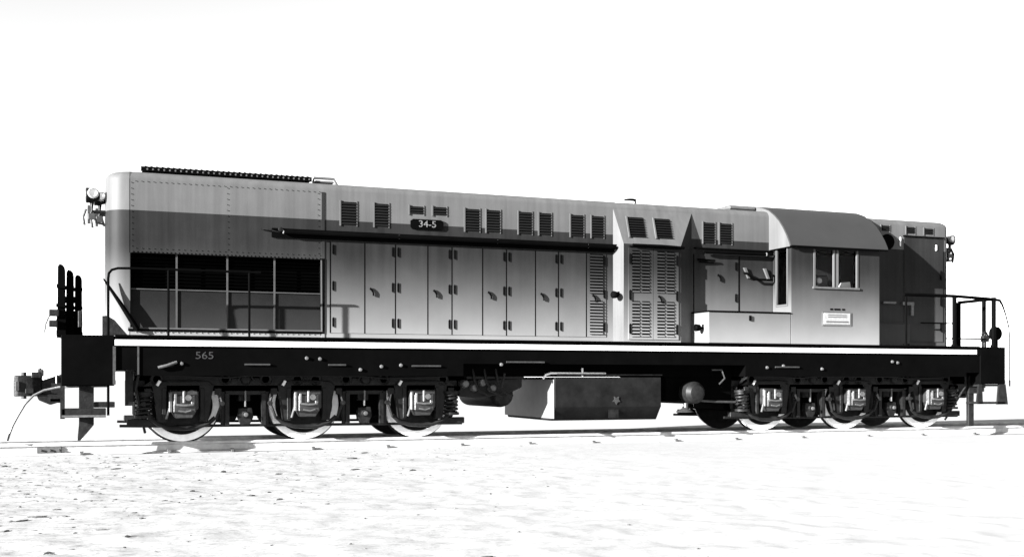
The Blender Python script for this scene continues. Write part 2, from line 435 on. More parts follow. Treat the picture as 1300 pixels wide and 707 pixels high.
M['slat'] = mat('louvre_paint', 0.006, 0.5, 0.05, 0.15, 3)
for a, b in ((-4.54, -4.29), (-4.00, -3.77), (-2.48, -2.23), (-2.11, -1.87), (-1.54, -1.30), (-1.17, -.95), (-.59, -.35), (-.20, .03), (1.99, 2.23), (2.33, 2.58)):
    louvre(a, b, 3.37, 3.73, HY, 8, loco)
for a, b, z0_, z1_ in ((-3.42, -3.19, 3.60, 3.72), (-3.03, -2.80, 3.60, 3.73), (5.88, 6.08, 3.77, 3.87), (6.47, 6.68, 3.75, 3.87), (6.90, 7.12, 3.75, 3.86)):
    louvre(a, b, z0_, z1_, HY, 3, loco)

# ---- hood doors, hinges, handles
mb = MB(); mb.box(-.017, .017, -.012, 0, -.075, .075, .003); mb.cyl((0, -.014, -.09), (0, -.014, .09), .010, 8)
hinge_me = mb.mesh('hinge', M['black'])
mb = MB(); mb.cyl((-.03, 0, .06), (-.03, -.03, .06), .028, 10); mb.tube([(-.05, -.035, .085), (-.015, -.045, .05), (.02, -.05, .0), (.05, -.045, -.04), (.055, -.04, -.12)], .026, 8)
handle_me = mb.mesh('door_handle', M['black'])
def door(x0, x1, z0, z1, y, parent=loco, handle=None, hx=None, hz=(2.97, 2.40, 1.83), m='body', off=.03):
    mb = MB(); mb.box(x0+.006, x1-.006, y-.008, y-.001, z0, z1)
    d = part('hood_door', mb, M[m], parent)
    mb = MB(); mb.box(x0-.008, x0+.007, y-.0105, y-.001, z0, z1); part('door_seam', mb, M['black'], d)
    if hx is not None:
        for z in hz: link('hinge', hinge_me, d, (hx, y-.008, z), scale=(.85, .7, .85))
    if handle is not None: link('door_handle', handle_me, d, (handle[0], y-.008, handle[1]), scale=(.52, .5, .6))
    return d
bays = [(-4.71, -4.16, -3.66, -4.05), (-3.66, -3.12, -2.71, -3.00), (-2.71, -2.18, -1.76, -2.06), (-1.76, -1.24, -.82, -1.12), (-.82, -.30, .08, -.16)]
for i, (a, s_, b, h_) in enumerate(bays):
    door(a, s_, 1.66, 3.09, HY, hx=a+.045)
    d = door(s_, b, 1.66, 3.09, HY, handle=(h_, 2.33), hx=b-.045)
    if i == 4:
        louvre(-.235, .005, 2.40, 3.08, HY-.016, 13, d, False); louvre(-.235, .005, 1.70, 2.28, HY-.016, 11, d, False)
# doors right of the louvred bulge and under the handrail
door(1.80, 2.72, 2.12, 3.16, HY, handle=(2.31, 2.76), hx=2.66, hz=(2.97, 2.40))
door(2.74, 3.44, 2.12, 3.16, HY)
# short hood door, half in the shadow of the cab
mb = MB(); mb.box(6.42, 7.36, HY-.012, HY-.001, 1.66, 3.67, .004); d = part('hood_door', mb, M['body'], loco)
for z in (2.96, 2.45, 1.95): link('hinge', hinge_me, d, (7.30, HY-.012, z))
mb = MB(); mb.box(6.40, 7.38, HY-.035, HY-.001, 3.68, 3.705); part('rain_strip', mb, M['black'], loco)
for q in ((6.31, 6.335, 3.49, 3.66), (7.17, 7.20, 3.44, 3.55)):
    mb = MB(); mb.box(q[0], q[1], HY-.03, HY-.001, q[2], q[3], .006); part('lifting_lug', mb, M['white'], loco, 'small white lug on the short hood')
mb = MB(); mb.lathe([(0, -.02), (.09, -.03), (.13, -.03), (.15, 0), (.15, .05)], 'y', (6.02, HY-.03, 3.56), 24); part('round_vent', mb, M['black'], loco)
mb = MB(); mb.box(6.35, 6.62, HY-.06, HY-.001, 2.36, 2.42); mb.box(6.55, 6.61, HY-.06, HY-.001, 2.16, 2.36); mb.box(5.9, 6.2, HY-.05, HY-.001, 2.38, 2.42)
part('bracket', mb, M['axle'], loco)
mb = MB(); mb.box(5.6, 6.4, HY-.2, HY, 1.56, 2.0, .02); part('locker', mb, M['body'], loco)

# ---- number plate and chalk number
mb = MB(); mb.prism([(-3.41, 3.39), (-3.38, 3.355), (-2.89, 3.355), (-2.86, 3.39), (-2.86, 3.485), (-2.90, 3.515), (-3.37, 3.515), (-3.41, 3.485)], HY-.03, 'y', .028)
npl = part('number_plate', mb, M['black'], loco)
text_part('number', '34-5', .15, (-3.13, HY-.033, 3.436), npl, M['lettering'], .003, 1.12)

# ---- hand rails along the hood
def rail_run(x0, x1, z, y=HY-.085, r=.027, brackets=(), name='handrail', m='black', parent=loco, taper=True):
    mb = MB()
    pts = [(x0, y, z), (x0+.06, y, z), (x1-.2, y, z), (x1, y, z-.005)]
    mb.tube(pts, r, 8, radii=[r*.6, r, r, r*.35 if taper else r])
    h = part(name, mb, M[m], parent)
    for bx in brackets:
        mb = MB(); mb.cyl((bx, HY, z), (bx, y, z), .014, 8); mb.lathe([(0, .035), (.026, .02), (.03, -.02), (0, -.035)], 'y', (bx, y, z), 10)
        part('rail_bracket', mb, M['steel'], h)
    return h
rail_run(-5.50, .33, 3.20, brackets=(-5.45, -3.62, -1.95, -.3), r=.036)
rail_run(1.95, 3.42, 3.20, brackets=(3.25,), r=.034)
mb = MB(); mb.box(-5.62, .30, HY-.075, HY-.001, 3.235, 3.255); mb.box(-5.62, .30, HY-.03, HY-.001, 3.12, 3.19); mb.box(1.8, 3.42, HY-.06, HY-.001, 3.255, 3.275); part('gutter_and_shade', mb, M['black'], loco)  # gutters; the lower black strip stands in for the handrail's shadow
mb = MB(); mb.cyl((-5.78, HY-.02, 3.24), (-5.62, HY-.05, 3.225), .012, 8); mb.lathe([(0, .03), (.035, .02), (.035, -.02), (0, -.03)], 'y', (-5.50, HY-.1, 3.235), 10); part('rail_end', mb, M['gear'], loco)
mb = MB(); mb.tube([(2.84, HY, 2.86), (2.86, HY-.08, 2.84), (3.0, HY-.09, 2.74), (3.36, HY-.09, 2.74), (3.40, HY-.08, 2.83), (3.40, HY, 2.85)], .022, 8); part('grab_iron', mb, M['black'], loco)
for bx in (2.86, 3.28):
    mb = MB(); mb.prism([(bx-.05, 2.95), (bx+.0, 2.95), (bx+.08, 2.76), (bx+.04, 2.76)], HY-.05, 'y', .05); part('rail_bracket', mb, M['light'], loco)
mb = MB(); mb.cyl((1.85, HY-.06, 3.06), (2.2, HY-.06, 3.05), .018, 8); mb.box(1.9, 2.2, HY-.03, HY, 3.01, 3.03); part('grab_iron', mb, M['black'], loco)

# ---- louvred bulge, tapered at both ends
FY = -1.05
def bulge():
    bm = bmesh.new()
    yb_, yf = HY+.02, FY
    zt, zs = 3.92, 3.26
    P = {k: bm.verts.new(v) for k, v in dict(a=(.20, yb_, 1.53), b=(.315, yf, 1.53), c=(1.43, yf, 1.53), d=(1.80, yb_, 1.53),
         b2=(.315, yf, zs), c2=(1.43, yf, zs), a3=(.20, yb_, zt+.02), d3=(1.79, yb_, zt+.02), a2=(.20, yb_, ZP), ).items()}
    F = lambda ks, mi: setattr(bm.faces.new([P[k] for k in ks]), 'material_index', mi)
    F('a b b2 a3'.split(), 0); F('b c c2 b2'.split(), 1); F('c d d3 c2'.split(), 1); F('b2 c2 d3 a3'.split(), 0)  # left face takes the pale paint: its sunlit look is coloured in
    P.pop('a2')
    bmesh.ops.recalc_face_normals(bm, faces=bm.faces[:])
    mb = MB(); mb.bm.free(); mb.bm = bm
    return part('louvred_bulge', mb, [M['light'], M['body']], loco, smooth=False)
bul = bulge()
# sloping louvres on its shoulder
ang = math.atan2(.22, 3.94-3.26)
for a, b in ((.50, .81), (1.02, 1.33)):
    zc = 3.56; yc = FY + (zc-3.26)*math.tan(ang)
    mb = MB(); mb.box(-(b-a)/2, (b-a)/2, -.008, -.002, -.19, .19); lv = link('louvre', mb.mesh('louvre', M['dark']), bul, ((a+b)/2-.05, yc, zc)); lv.rotation_euler = (-ang, 0, 0)
    mb = MB(); mb.box(-(b-a)/2-.025, -(b-a)/2, -.026, -.003, -.2, .2); f_ = bpy.data.objects.new('louvre_frame', mb.mesh('louvre_frame', M['light'])); C.objects.link(f_); f_.parent = lv
    mb = MB(); mb.prism([(-.004, .03), (-.022, .006), (-.016, 0), (-.003, .02)], -(b-a)/2, 'x', b-a); sm = mb.mesh('louvre_slat', M['slat'])
    for k in range(8):
        q = bpy.data.objects.new('louvre_slat', sm); C.objects.link(q); q.parent = lv; q.location = (0, -.003, -.185+.047*k)
# louvred doors on its face
for a, b in ((.40, .88), (.885, 1.38)):
    mb = MB(); mb.box(a, b-.006, FY-.016, FY-.001, 1.62, 3.19); d = part('hood_door', mb, M['body'], loco)
    for z in (3.0, 2.38, 1.80): link('hinge', hinge_me, d, (a+.03 if a < .6 else b-.04, FY-.016, z))
    if a > .6: link('door_handle', handle_me, d, (1.0, FY-.016, 2.33), scale=(.52, .5, .6))
    for q in ((a+.07, a+.21), (a+.26, a+.40)):
        louvre(q[0]+.0, q[1]+.0, 2.42, 3.15, FY-.016, 13, d, False); louvre(q[0], q[1], 1.66, 2.28, FY-.016, 11, d, False)
mb = MB(); mb.tube([(.46, FY-.06, 3.235), (1.0, FY-.09, 3.235), (1.46, FY-.06, 3.225)], .024, 8); mb.box(.42, 1.43, FY-.03, FY, 3.205, 3.222); part('handrail', mb, M['black'], loco)
# small round lamps on the two left-facing faces
def side_lamp(p, nrm):
    n_ = Vector(nrm).normalized(); p = Vector(p)
    mb = MB(); mb.tube([p, p+n_*.06, p+n_*.07, p+n_*.15, p+n_*.17], .05, 12, radii=[.02, .02, .055, .065, .04]); mb.cyl(p+Vector((0, 0, .0)), p+Vector((0, 0, .06)), .02, 8)
    part('side_lamp', mb, M['black'], loco)
side_lamp((.262, -.96, 2.38), (-.88, -.48, 0))

# ---- tool box in front of the cab
mb = MB(); mb.box(1.76, 3.44, CY, HY-.02, 1.56, 2.10, .008); tb = part('tool_box', mb, M['body'], loco)
mb = MB(); mb.box(1.74, 3.43, CY-.02, HY-.02, 2.103, 2.125, .004); part('tool_box_lid', mb, M['black'], tb)
mb = MB(); mb.box(2.57, 2.61, CY-.025, CY, 1.96, 2.05, .004); part('latch', mb, M['black'], tb)
side_lamp((1.755, -1.25, 1.83), (-1, 0, 0))

# ---- cab: walls with real openings
def wall(u0, u1, z0, z1, holes):
    us = sorted({u0, u1, *[h[0] for h in holes], *[h[1] for h in holes]}); zs = sorted({z0, z1, *[h[2] for h in holes], *[h[3] for h in holes]})
    return [(a, b, c, d) for a, b in zip(us, us[1:]) for c, d in zip(zs, zs[1:]) if not any(h[0] <= a and b <= h[1] and h[2] <= c and d <= h[3] for h in holes)]
CX0, CX1, CZ = 3.45, 5.37, 3.31
wins = [(3.93, 4.37, 2.60, 3.27), (4.43, 4.88, 2.60, 3.27)]
mb = MB()
for a, b, c, d in wall(CX0, CX1, 1.56, CZ, wins): mb.box(a, b, CY, CY+.05, c, d)
for a, b, c, d in wall(CY, .6, 1.56, CZ, [(-1.32, -.97, 2.26, 3.28)]):
    mb.box(CX0+.0005, CX0+.05, a if a > CY else CY+.0505, b, c, d)
mb.box(CX1-.05, CX1-.0005, CY+.0505, 1.3795, 1.56, CZ)
mb.box(CX0, CX1, 1.38, 1.43, 1.56, CZ)
mb.box(CX0+.05, CX1-.05, CY+.05, 1.38, 1.56, 1.60)
bmesh.ops.remove_doubles(mb.bm, verts=mb.bm.verts[:], dist=.0001)
cab = part('cab', mb, M['body'], loco, smooth=False)
mb = MB()
prof_h = [(1.52, 3.305), (1.50, 3.36), (1.42, 3.50), (1.30, 3.66), (1.17, 3.80), (1.02, 3.92), (.84, 4.03), (.62, 4.11), (.32, 4.17)]
prof_r = [(-a, b) for a, b in prof_h] + [(0, 4.185)] + prof_h[::-1]
mb.prism(prof_r, 3.38, 'x', 5.50-3.38)
part('cab_roof', mb, M['roofp'], cab)
mb = MB(); mb.prism([(a*.985, b-.012) for a, b in prof_r], 3.371, 'x', .0085); part('roof_end', mb, M['light'], cab, 'front end of the arched cab roof, coloured pale as if sunlit')  # thin pale sheet: sunlight on the roof's front end put into its colour
mb = MB(); mb.box(3.39, 5.49, -1.535, -1.50, 3.285, 3.312, .004); part('gutter', mb, M['black'], cab)
for (a, b, c, d), open_ in zip(wins, (0, 1)):
    mb = MB(); e = .035
    mb.box(a-.01, a+e-.01, CY-.014, CY+.02, c, d); mb.box(b-e+.01, b+.01, CY-.0142, CY+.02, c, d); mb.box(a-.03, b+.03, CY-.03, CY+.02, c-.035, c-.001)
    f_ = part('window', mb, M['light'], cab)
    mb = MB(); mb.box(a+e-.01, b-e+.01, CY+.022, CY+.028, c, d); part('window_pane', mb, M['glass'], f_)
mb = MB(); e = .03
mb.box(CX0-.012, CX0+.02, -1.33, -1.30, 2.25, 3.28); mb.box(CX0-.0121, CX0+.02, -.99, -.96, 2.25, 3.28); mb.box(CX0-.0122, CX0+.02, -1.30, -.99, 2.25, 2.28)
f_ = part('front_window', mb, M['light'], cab)
mb = MB(); mb.box(CX0+.022, CX0+.028, -1.30, -.99, 2.28, 3.28); part('window_pane', mb, M['glass'], f_)
mb = MB(); mb.box(CX0+.06, CX1-.06, 1.30, 1.36, 1.62, 3.28); mb.box(CX1-.11, CX1-.06, -1.36, 1.29, 1.62, 3.28); mb.box(CX0+.06, CX1-.12, -1.36, 1.29, 3.24, 3.28); mb.box(CX0+.06, CX1-.12, -1.36, 1.29, 1.61, 1.64)
part('cab_blackout', mb, M['dark'], cab, kind='stuff')  # added near-black panels that make the cab look unlit inside
# inside the cab: control stand with dials, seat, a folded sheet on the sill
mb = MB(); mb.box(4.05, 4.5, -1.1, -.75, 1.6, 2.85, .03); cs = part('control_stand', mb, M['seat'], cab)
mb = MB()
for xx, zz in ((4.12, 2.74), (4.27, 2.74), (4.2, 2.6)): mb.lathe([(0, 0), (.05, 0), (.055, .03), (.055, .05)], 'y', (xx, -1.14, zz), 14)
part('dial', mb, M['white'], cs, kind='stuff')
mb = MB(); mb.box(4.6, 5.0, -1.3, -.9, 2.05, 2.15, .03); mb.box(4.95, 5.02, -1.3, -.9, 2.15, 2.6, .03); mb.box(4.75, 4.85, -1.15, -1.05, 1.6, 2.05); part('seat', mb, M['seat'], cab)
mb = MB(); mb.prism([(4.55, 2.612), (4.82, 2.612), (4.80, 2.72), (4.62, 2.70)], -1.32, 'y', .03); part('arm_rest', mb, M['white'], cab, 'white arm rest on the sill of the right cab window')
# builder's plate
mb = MB(); mb.box(4.10, 4.74, CY-.012, CY-.001, 1.90, 2.15, .01); bp = part('builder_plate', mb, M['body'], cab)
mb = MB(); mb.box(4.13, 4.71, CY-.02, CY-.0125, 1.925, 2.13, .004); part('plate_face', mb, M['steel'], bp)
mb = MB()
for z in (2.09, 2.055): mb.box(4.22, 4.62, CY-.026, CY-.0205, z, z+.012)
mb.box(4.18, 4.66, CY-.026, CY-.0205, 1.965, 1.985)
part('raised_line', mb, M['light'], bp)
mb = MB()
for a, b in ((4.28, 4.34), (4.37, 4.50), (4.54, 4.60)): mb.box(a, b, CY-.006, CY-.001, 2.185, 2.215)
part('small_lettering', mb, M['black'], cab)

# ---- roof fittings
mb = MB()
mb.box(-7.50, -4.98, -.62, .62, 4.055, 4.075)
rs = part('roof_shutter', mb, M['black'], loco)
mb = MB(); mb.prism([(-.035, 0), (.035, 0), (.025, .052), (-.012, .06)], -.62, 'y', 1.24); sl = mb.mesh('shutter_vane', M['black'])
for k in range(31): link('shutter_vane', sl, rs, (-7.45+k*.081, 0, 4.076))
mb = MB(); mb.box(-7.52, -4.96, -.645, -.625, 4.05, 4.12); part('shutter_rail', mb, M['black'], rs)
mb = MB(); mb.lathe([(0, -.004), (.014, -.002), (.014, .004)], 'y', (0, 0, 0), 8); st_ = mb.mesh('shutter_sky_dot', M['light'])  # pale discs standing in for bright sky seen through holes
for k in range(31): link('shutter_sky_dot', st_, rs, (-7.43+k*.081, -.645, 4.083))
mb = MB(); mb.tube([(-4.93, -.6, 4.04), (-4.92, -.6, 4.12), (-4.6, -.6, 4.12), (-4.55, -.6, 4.02)], .022, 8); mb.box(-4.9, -4.6, -.6, -.2, 4.05, 4.085, .01); part('roof_hatch', mb, M['light'], loco, 'hatch with a looped grab rail on the hood roof')
mb = MB(); mb.lathe([(.19, 4.06), (.2, 4.085), (.17, 4.10)], 'z', (.83, 0, 0), 20); mb.box(.62, .95, -.25, .25, 4.06, 4.14, .02); ex = part('exhaust_base', mb, M['white'], loco)
mb = MB(); mb.lathe([(.11, 4.10), (.11, 4.21), (.09, 4.215), (.09, 4.16), (0, 4.16)], 'z', (.97, 0, 0), 18); part('exhaust_pipe', mb, M['black'], ex)
mb = MB(); mb.box(2.78, 3.36, -.45, .45, 4.06, 4.15, .03); part('roof_hatch', mb, M['light'], loco)

# ---- headlights
def headlight(c, sgn, parent=loco, s=1.0):
    c = Vector(c)
    mb = MB(); mb.lathe([(.05*s, .16*s*sgn*-1), (.11*s, -.12*s*sgn), (.15*s, 0), (.16*s, .10*s*sgn), (.14*s, .12*s*sgn), (.12*s, .10*s*sgn), (0, .06*s*sgn)], 'x', c, 20)
    h = part('headlight', mb, M['gear'], parent)
    mb = MB(); mb.lathe([(0, .125*s*sgn), (.07*s, .118*s*sgn), (.125*s, .10*s*sgn)], 'x', c, 20); part('lamp_glass', mb, M['lens'], h)
    mb = MB(); b0 = c + Vector((-.12*sgn, 0, -.05))
    mb.tube([c+Vector((0, 0, -.14*s)), c+Vector((0, 0, -.24)), c+Vector((-.22*sgn, 0, -.24))], .03, 8); mb.tube([c+Vector((.08*sgn, .03, -.2)), c+Vector((.12*sgn, .03, -.32)), c+Vector((.1*sgn, .03, -.44))], .02, 6)
    mb.tube([c+Vector((-.02*sgn, .0, -.24)), c+Vector((-.06*sgn, 0, -.4)), c+Vector((-.18*sgn, 0, -.42))], .02, 6)
    part('lamp_bracket', mb, M['gear'], h)
    mb = MB(); mb.lathe([(.10*s, -.17*s), (.105*s, -.19*s), (.085*s, -.2*s), (.08*s, -.175*s), (.10*s, -.17*s)], 'y', c+Vector((-.02*sgn, 0, .02)), 16, caps=False); part('lamp_ring', mb, M['steel'], h)
    mb = MB(); mb.lathe([(.11*s, -.02*s), (.11*s, -.17*s), (.07*s, -.175*s), (0, -.16*s)], 'y', c+Vector((-.02*sgn, 0, .02)), 16); part('side_lens', mb, M['lens'], h)
    mb = MB(); mb.box(c.x-.06, c.x-.02, c.y-.02, c.y+.02, c.z-.42, c.z-.15); mb.box(c.x-.05, c.x+.05, c.y-.03, c.y-.02, c.z-.36, c.z-.27, .004); part('lamp_bracket', mb, M['spring'], h)
headlight((-8.21, -.52, 3.66), -1, s=.72); headlight((-8.10, -.25, 3.66), -1, s=.68)
headlight((7.76, -.6, 3.70), 1, s=.62)
mb = MB(); mb.tube([(7.5, -.62, 3.52), (7.78, -.62, 3.52), (7.84, -.62, 3.42), (7.80, -.62, 3.30), (7.66, -.62, 3.28), (7.55, -.62, 3.36)], .022, 8); part('lamp_hanger', mb, M['gear'], loco)

# ---- underframe: deck, sill, white stripe
mb = MB(); mb.box(-7.9, 7.72, -1.45, 1.45, 1.40, 1.53); mb.box(-7.9, -7.6, -1.43, 1.43, 1.06, 1.3999); mb.box(-7.6, -2.7, -1.43, 1.43, .985, 1.39985); mb.box(-2.7, 2.5, -1.43, 1.43, 1.18, 1.3998); mb.box(2.5, 7.4, -1.43, 1.43, .985, 1.3997); mb.box(7.4, 7.72, -1.43, 1.43, 1.06, 1.3996); mb.box(-2.69, 2.49, -1.0, 1.0, .98, 1.1795); uf = part('underframe', mb, M['black'], loco)
mb = MB(); mb.box(-7.9, 7.70, -1.475, 1.475, 1.5305, 1.565, .008); part('deck_plate', mb, M['black'], uf)
mb = MB(); mb.box(-7.90, 7.63, -1.462, -1.4505, 1.412, 1.495, .003); part('stripe', mb, M['white'], uf, 'white stripe running the length of the black sill')
text_part('chalk_number', '565', .15, (-6.67, -1.434, 1.275), uf, mat('chalk', .02, .9, .1, .8, 60), .0015, 1.2, 'faint chalked number on the black sill')
# sill pipes, brackets, bright caps
for a, b, z in ((-6.10, -5.73, 1.15), (-4.86, -4.59, 1.15), (-3.55, -3.08, 1.14), (-1.98, -1.32, 1.21), (3.1, 3.6, 1.15)):
    mb = MB(); mb.cyl((a, -1.452, z), (b, -1.452, z), .014, 8); part('grab_pipe', mb, M['spring'], uf)
mb = MB()
for x, z in ((-5.18, 1.25), (-4.98, 1.24), (-4.03, 1.13), (-4.36, 1.08), (-3.72, 1.15), (-2.06, 1.17), (2.94, 1.14), (3.28, 1.17), (4.1, 1.12), (5.78, 1.24), (5.66, 1.26), (-6.99, 1.16)):
    mb.lathe([(0, -.035), (.022, -.03), (.03, 0)], 'y', (x, -1.43, z), 8)
part('bolt_head', mb, M['axle'], uf, kind='stuff')
mb = MB(); mb.tube([(-7.32, -1.47, 1.10), (-7.2, -1.48, 1.13), (-7.06, -1.45, 1.18)], .022, 8); part('step_grip', mb, M['axle'], uf)

# ---- left end platform
def end_block(x0, x1, name='end_platform'):
    mb = MB(); mb.box(x0, x1, -1.45, 1.45, .84, 1.555, .012); return part(name, mb, M['black'], loco)
el = end_block(-8.61, -7.905); er = end_block(7.725, 8.35)
# steps
mb = MB(); mb.box(-8.62, -8.56, -1.44, -1.38, .38, .84); mb.box(-8.60, -8.02, -1.44, -1.10, .43, .52, .004); mb.box(-8.60, -8.02, -1.445, -1.12, .395, .425)
st = part('step', mb, M['gear'], el)
mb = MB(); mb.box(-8.60, -8.02, -1.452, -1.446, .40, .43); part('step_edge', mb, M['axle'], st)
mb = MB(); mb.prism([(-8.38, .84), (-8.18, .84), (-8.18, .28), (-8.26, .18), (-8.36, .06), (-8.40, .06), (-8.38, .3)], -1.15, 'y', .06); part('rail_guard', mb, M['gear'], el)
mb = MB(); mb.box(-8.18, -7.90, -1.3, -1.1, .53, .61, .006); part('step', mb, M['gear'], el)
mb = MB(); mb.box(-7.76, -7.65, -1.17, -1.10, .55, 1.05); part('sill_post', mb, M['gear'], uf)
mb = MB(); mb.box(-7.60, -7.575, -1.447, -1.432, 1.0, 1.40); part('sill_post', mb, M['spring'], uf)
mb = MB(); mb.box(-7.93, -7.89, -1.457, -1.35, .86, 1.40); part('sill_post', mb, M['spring'], uf)
mb = MB(); mb.prism([(-8.07, 1.56), (-7.72, 1.56), (-7.90, 1.78), (-8.0, 1.84), (-8.07, 1.84)], -1.25, 'y', .05); part('corner_gusset', mb, M['gear'], el)
# walkway railing past the radiator, its posts and the grab iron at the corner
mb = MB()
mb.tube([(-7.99, -1.40, .42), (-7.99, -1.40, 1.6), (-7.99, -1.37, 2.36), (-7.98, -1.36, 2.44), (-7.94, -1.35, 2.49), (-7.86, -1.35, 2.515), (-7.7, -1.35, 2.52), (-5.85, -1.35, 2.52)], .018, 8)
lr = part('walkway_railing', mb, M['black'], loco)
for x in (-7.17, -6.02):
    mb = MB(); mb.cyl((x, -1.35, 1.56), (x, -1.35, 2.52), .017, 8); part('railing_post', mb, M['black'], lr)
mb = MB(); mb.tube([(-8.05, -.885, 2.40), (-7.97, -.885, 2.28), (-7.80, -.885, 2.02), (-7.58, -.885, 1.66)], .03, 8, radii=[.012, .02, .032, .042]); part('sloping_brace', mb, M['black'], loco)
# folded passage plates and posts on the end
el_t = [(-8.69, -8.583, 2.63), (-8.578, -8.468, 2.575), (-8.462, -8.352, 2.53)]
for k, (a, b, zt) in enumerate(el_t):
    mb = MB(); yy = -.42+.3*k
    mb.prism([(a, 1.56), (b, 1.56), (b-.005, zt-.04), (b-.03, zt-.005), (a+.035, zt+.01), (a+.01, zt-.03)], yy, 'y', .52); mb.box(a-.012, b+.01, yy-.03, yy, 1.75, 1.82); mb.box(a-.012, b+.01, yy-.03, yy, 2.0, 2.05)
    mb.box(a-.006, b+.008, yy-.025, yy, 2.28, 2.34); mb.box(a-.01, b+.012, yy-.028, yy, 1.58, 1.66); mb.cyl(((a+b)/2, yy-.05, 1.9), ((a+b)/2, yy, 1.9), .06, 10)
    part('passage_plate', mb, M['black'], el)
mb = MB(); mb.box(-8.67, -8.36, .15, .2, 1.56, 1.98); mb.box(-8.66, -8.38, .15, .2, 2.1, 2.2); part('passage_plate', mb, M['black'], el)
mb = MB(); mb.box(-8.80, -8.66, -.5, -.44, 1.86, 1.96, .01); mb.box(-8.80, -8.68, -.5, -.44, 1.70, 1.80, .01); mb.box(-8.40, -8.34, -.5, -.2, 1.7, 1.95, .01); mb.tube([(-8.78, -.47, 1.9), (-8.84, -.47, 1.75), (-8.86, -.47, 1.62)], .012, 6); part('jumper_socket', mb, M['gear'], el)
mb = MB(); mb.cyl((-8.70, -.3, .87), (-8.70, -.3, 1.95), .014, 8); part('uncoupling_rod', mb, M['steel'], el)
# air hose hanging ahead of the coupler
mb = MB(); pts = [(-7.99, -1.2, .835), (-8.35, -1.1, .83), (-8.65, -.9, .82), (-8.85, -.85, .775), (-8.99, -.85, .70), (-9.10, -.85, .58), (-9.19, -.85, .42), (-9.26, -.85, .28), (-9.31, -.85, .14)]
mb.tube(pts, .016, 8); mb.cyl((-9.31, -.85, .17), (-9.34, -.85, .06), .026, 8); part('air_hose', mb, M['axle'], el)
# couplers
def coupler(x, s):
    mb = MB()
    mb.prism([(x, .70), (x, 1.02), (x+s*.2, .95), (x+s*.34, .90), (x+s*.34, .74), (x+s*.2, .66)], -.14, 'y', .28, b=.012)
    c = part('coupler', mb, M['gear'], loco)
    mb = MB()
    mb.prism([(x+s*.30, -.17), (x+s*.42, -.22), (x+s*.62, -.24), (x+s*.68, -.20), (x+s*.66, -.08), (x+s*.52, -.04), (x+s*.50, .06), (x+s*.60, .12), (x+s*.66, .20), (x+s*.58, .26), (x+s*.40, .22), (x+s*.30, .15)], .68, 'z', .31, b=.012)
    part('knuckle', mb, M['gear'], c)
    mb = MB(); mb.box(x+s*.60, x+s*.655, -.26, -.235, .76, .9, .005); mb.cyl((x+s*.56, .1, .64), (x+s*.56, .1, 1.04), .04, 10); mb.box(x+s*.28, x+s*.36, -.12, .12, .98, 1.08, .01); mb.cyl((x+s*.33, -.05, .9), (x+s*.33, -.05, 1.1), .025, 8); part('coupler_pin', mb, M['spring'], c)
    mb = MB(); mb.prism([(x+s*.02, .70), (x+s*.02, .60), (x+s*.18, .55), (x+s*.34, .62), (x+s*.38, .72)], -.2, 'y', .4, b=.01); part('coupler_yoke', mb, M['gear'], c)
    mb = MB(); mb.box(x+s*.30, x+s*.44, -.235, -.17, .95, 1.04, .01); part('coupler_lug', mb, M['gear'], c)
    mb = MB(); mb.box(x+s*.40, x+s*.52, -.26, -.2, .72, .8, .01); part('coupler_lug', mb, M['gear'], c)
    mb = MB(); mb.box(x+s*.02, x+s*.2, -.2, .2, .58, .66, .02); part('coupler_carrier', mb, M['gear'], c)
coupler(-8.61, -1); coupler(8.35, 1)

# ---- right end platform
mb = MB(); mb.box(7.70, 8.36, -1.44, -1.10, .46, .50, .004); mb.prism([(7.70, .84), (7.78, .84), (7.80, .47), (7.66, .47)], -1.44, 'y', .04); mb.prism([(8.20, .84), (8.36, .84), (8.42, .45), (8.16, .45)], -1.44, 'y', .04); mb.box(7.75, 8.34, -1.38, -1.1, .80, .835); part('step', mb, M['gear'], er)
mb = MB(); mb.box(7.72, 7.86, -1.15, -1.08, .03, .95, .01); mb.prism([(7.70, 1.0), (7.95, 1.0), (7.88, .66), (7.70, .66)], -1.19, 'y', .05); part('rail_guard', mb, M['gear'], er)
mb = MB(); mb.tube([(6.0, -1.35, 2.52), (7.19, -1.35, 2.52), (8.0, -1.35, 2.49), (8.15, -1.35, 2.48), (8.32, -1.33, 2.47), (8.42, -1.3, 2.38), (8.50, -1.3, 2.2), (8.58, -1.3, 1.95), (8.60, -1.3, 1.75), (8.60, -1.3, .8)], .02, 8, radii=[.031]*4+[.026, .018, .013, .012, .012, .012]); rr = part('walkway_railing', mb, M['black'], loco)
for x, r_ in ((7.19, .042), (8.15, .044), (6.05, .02)):
    mb = MB(); mb.cyl((x, -1.35, 1.56), (x, -1.35, 2.52), r_, 8); mb.cyl((x, -1.35, 1.56), (x, -1.35, 1.60), .06, 8); part('railing_post', mb, M['black'], rr)
mb = MB(); mb.cyl((7.0, -1.35, 1.71), (7.95, -1.35, 1.71), .014, 8); mb.cyl((6.7, -1.0, 2.02), (7.5, -1.0, 2.02), .014, 8); part('lower_rail', mb, M['black'], rr)
for y_ in (-1.1, -.42):
    mb = MB(); mb.cyl((8.15, y_, 1.56), (8.15, y_, 2.48), .04 if y_ < -1 else .046, 8); part('railing_post', mb, M['black'], rr)
mb = MB(); mb.tube([(8.15, -1.35, 2.49), (8.15, -.42, 2.48)], .032, 8); part('end_rail', mb, M['black'], rr)
mb = MB(); mb.lathe([(0, -.06), (.10, -.055), (.135, -.02), (.14, .05), (.10, .07), (0, .075)], 'y', (8.36, -1.2, 1.83), 20); mb.cyl((8.36, -1.2, 1.56), (8.36, -1.2, 1.72), .035, 10); ml = part('marker_lamp', mb, M['black'], er)
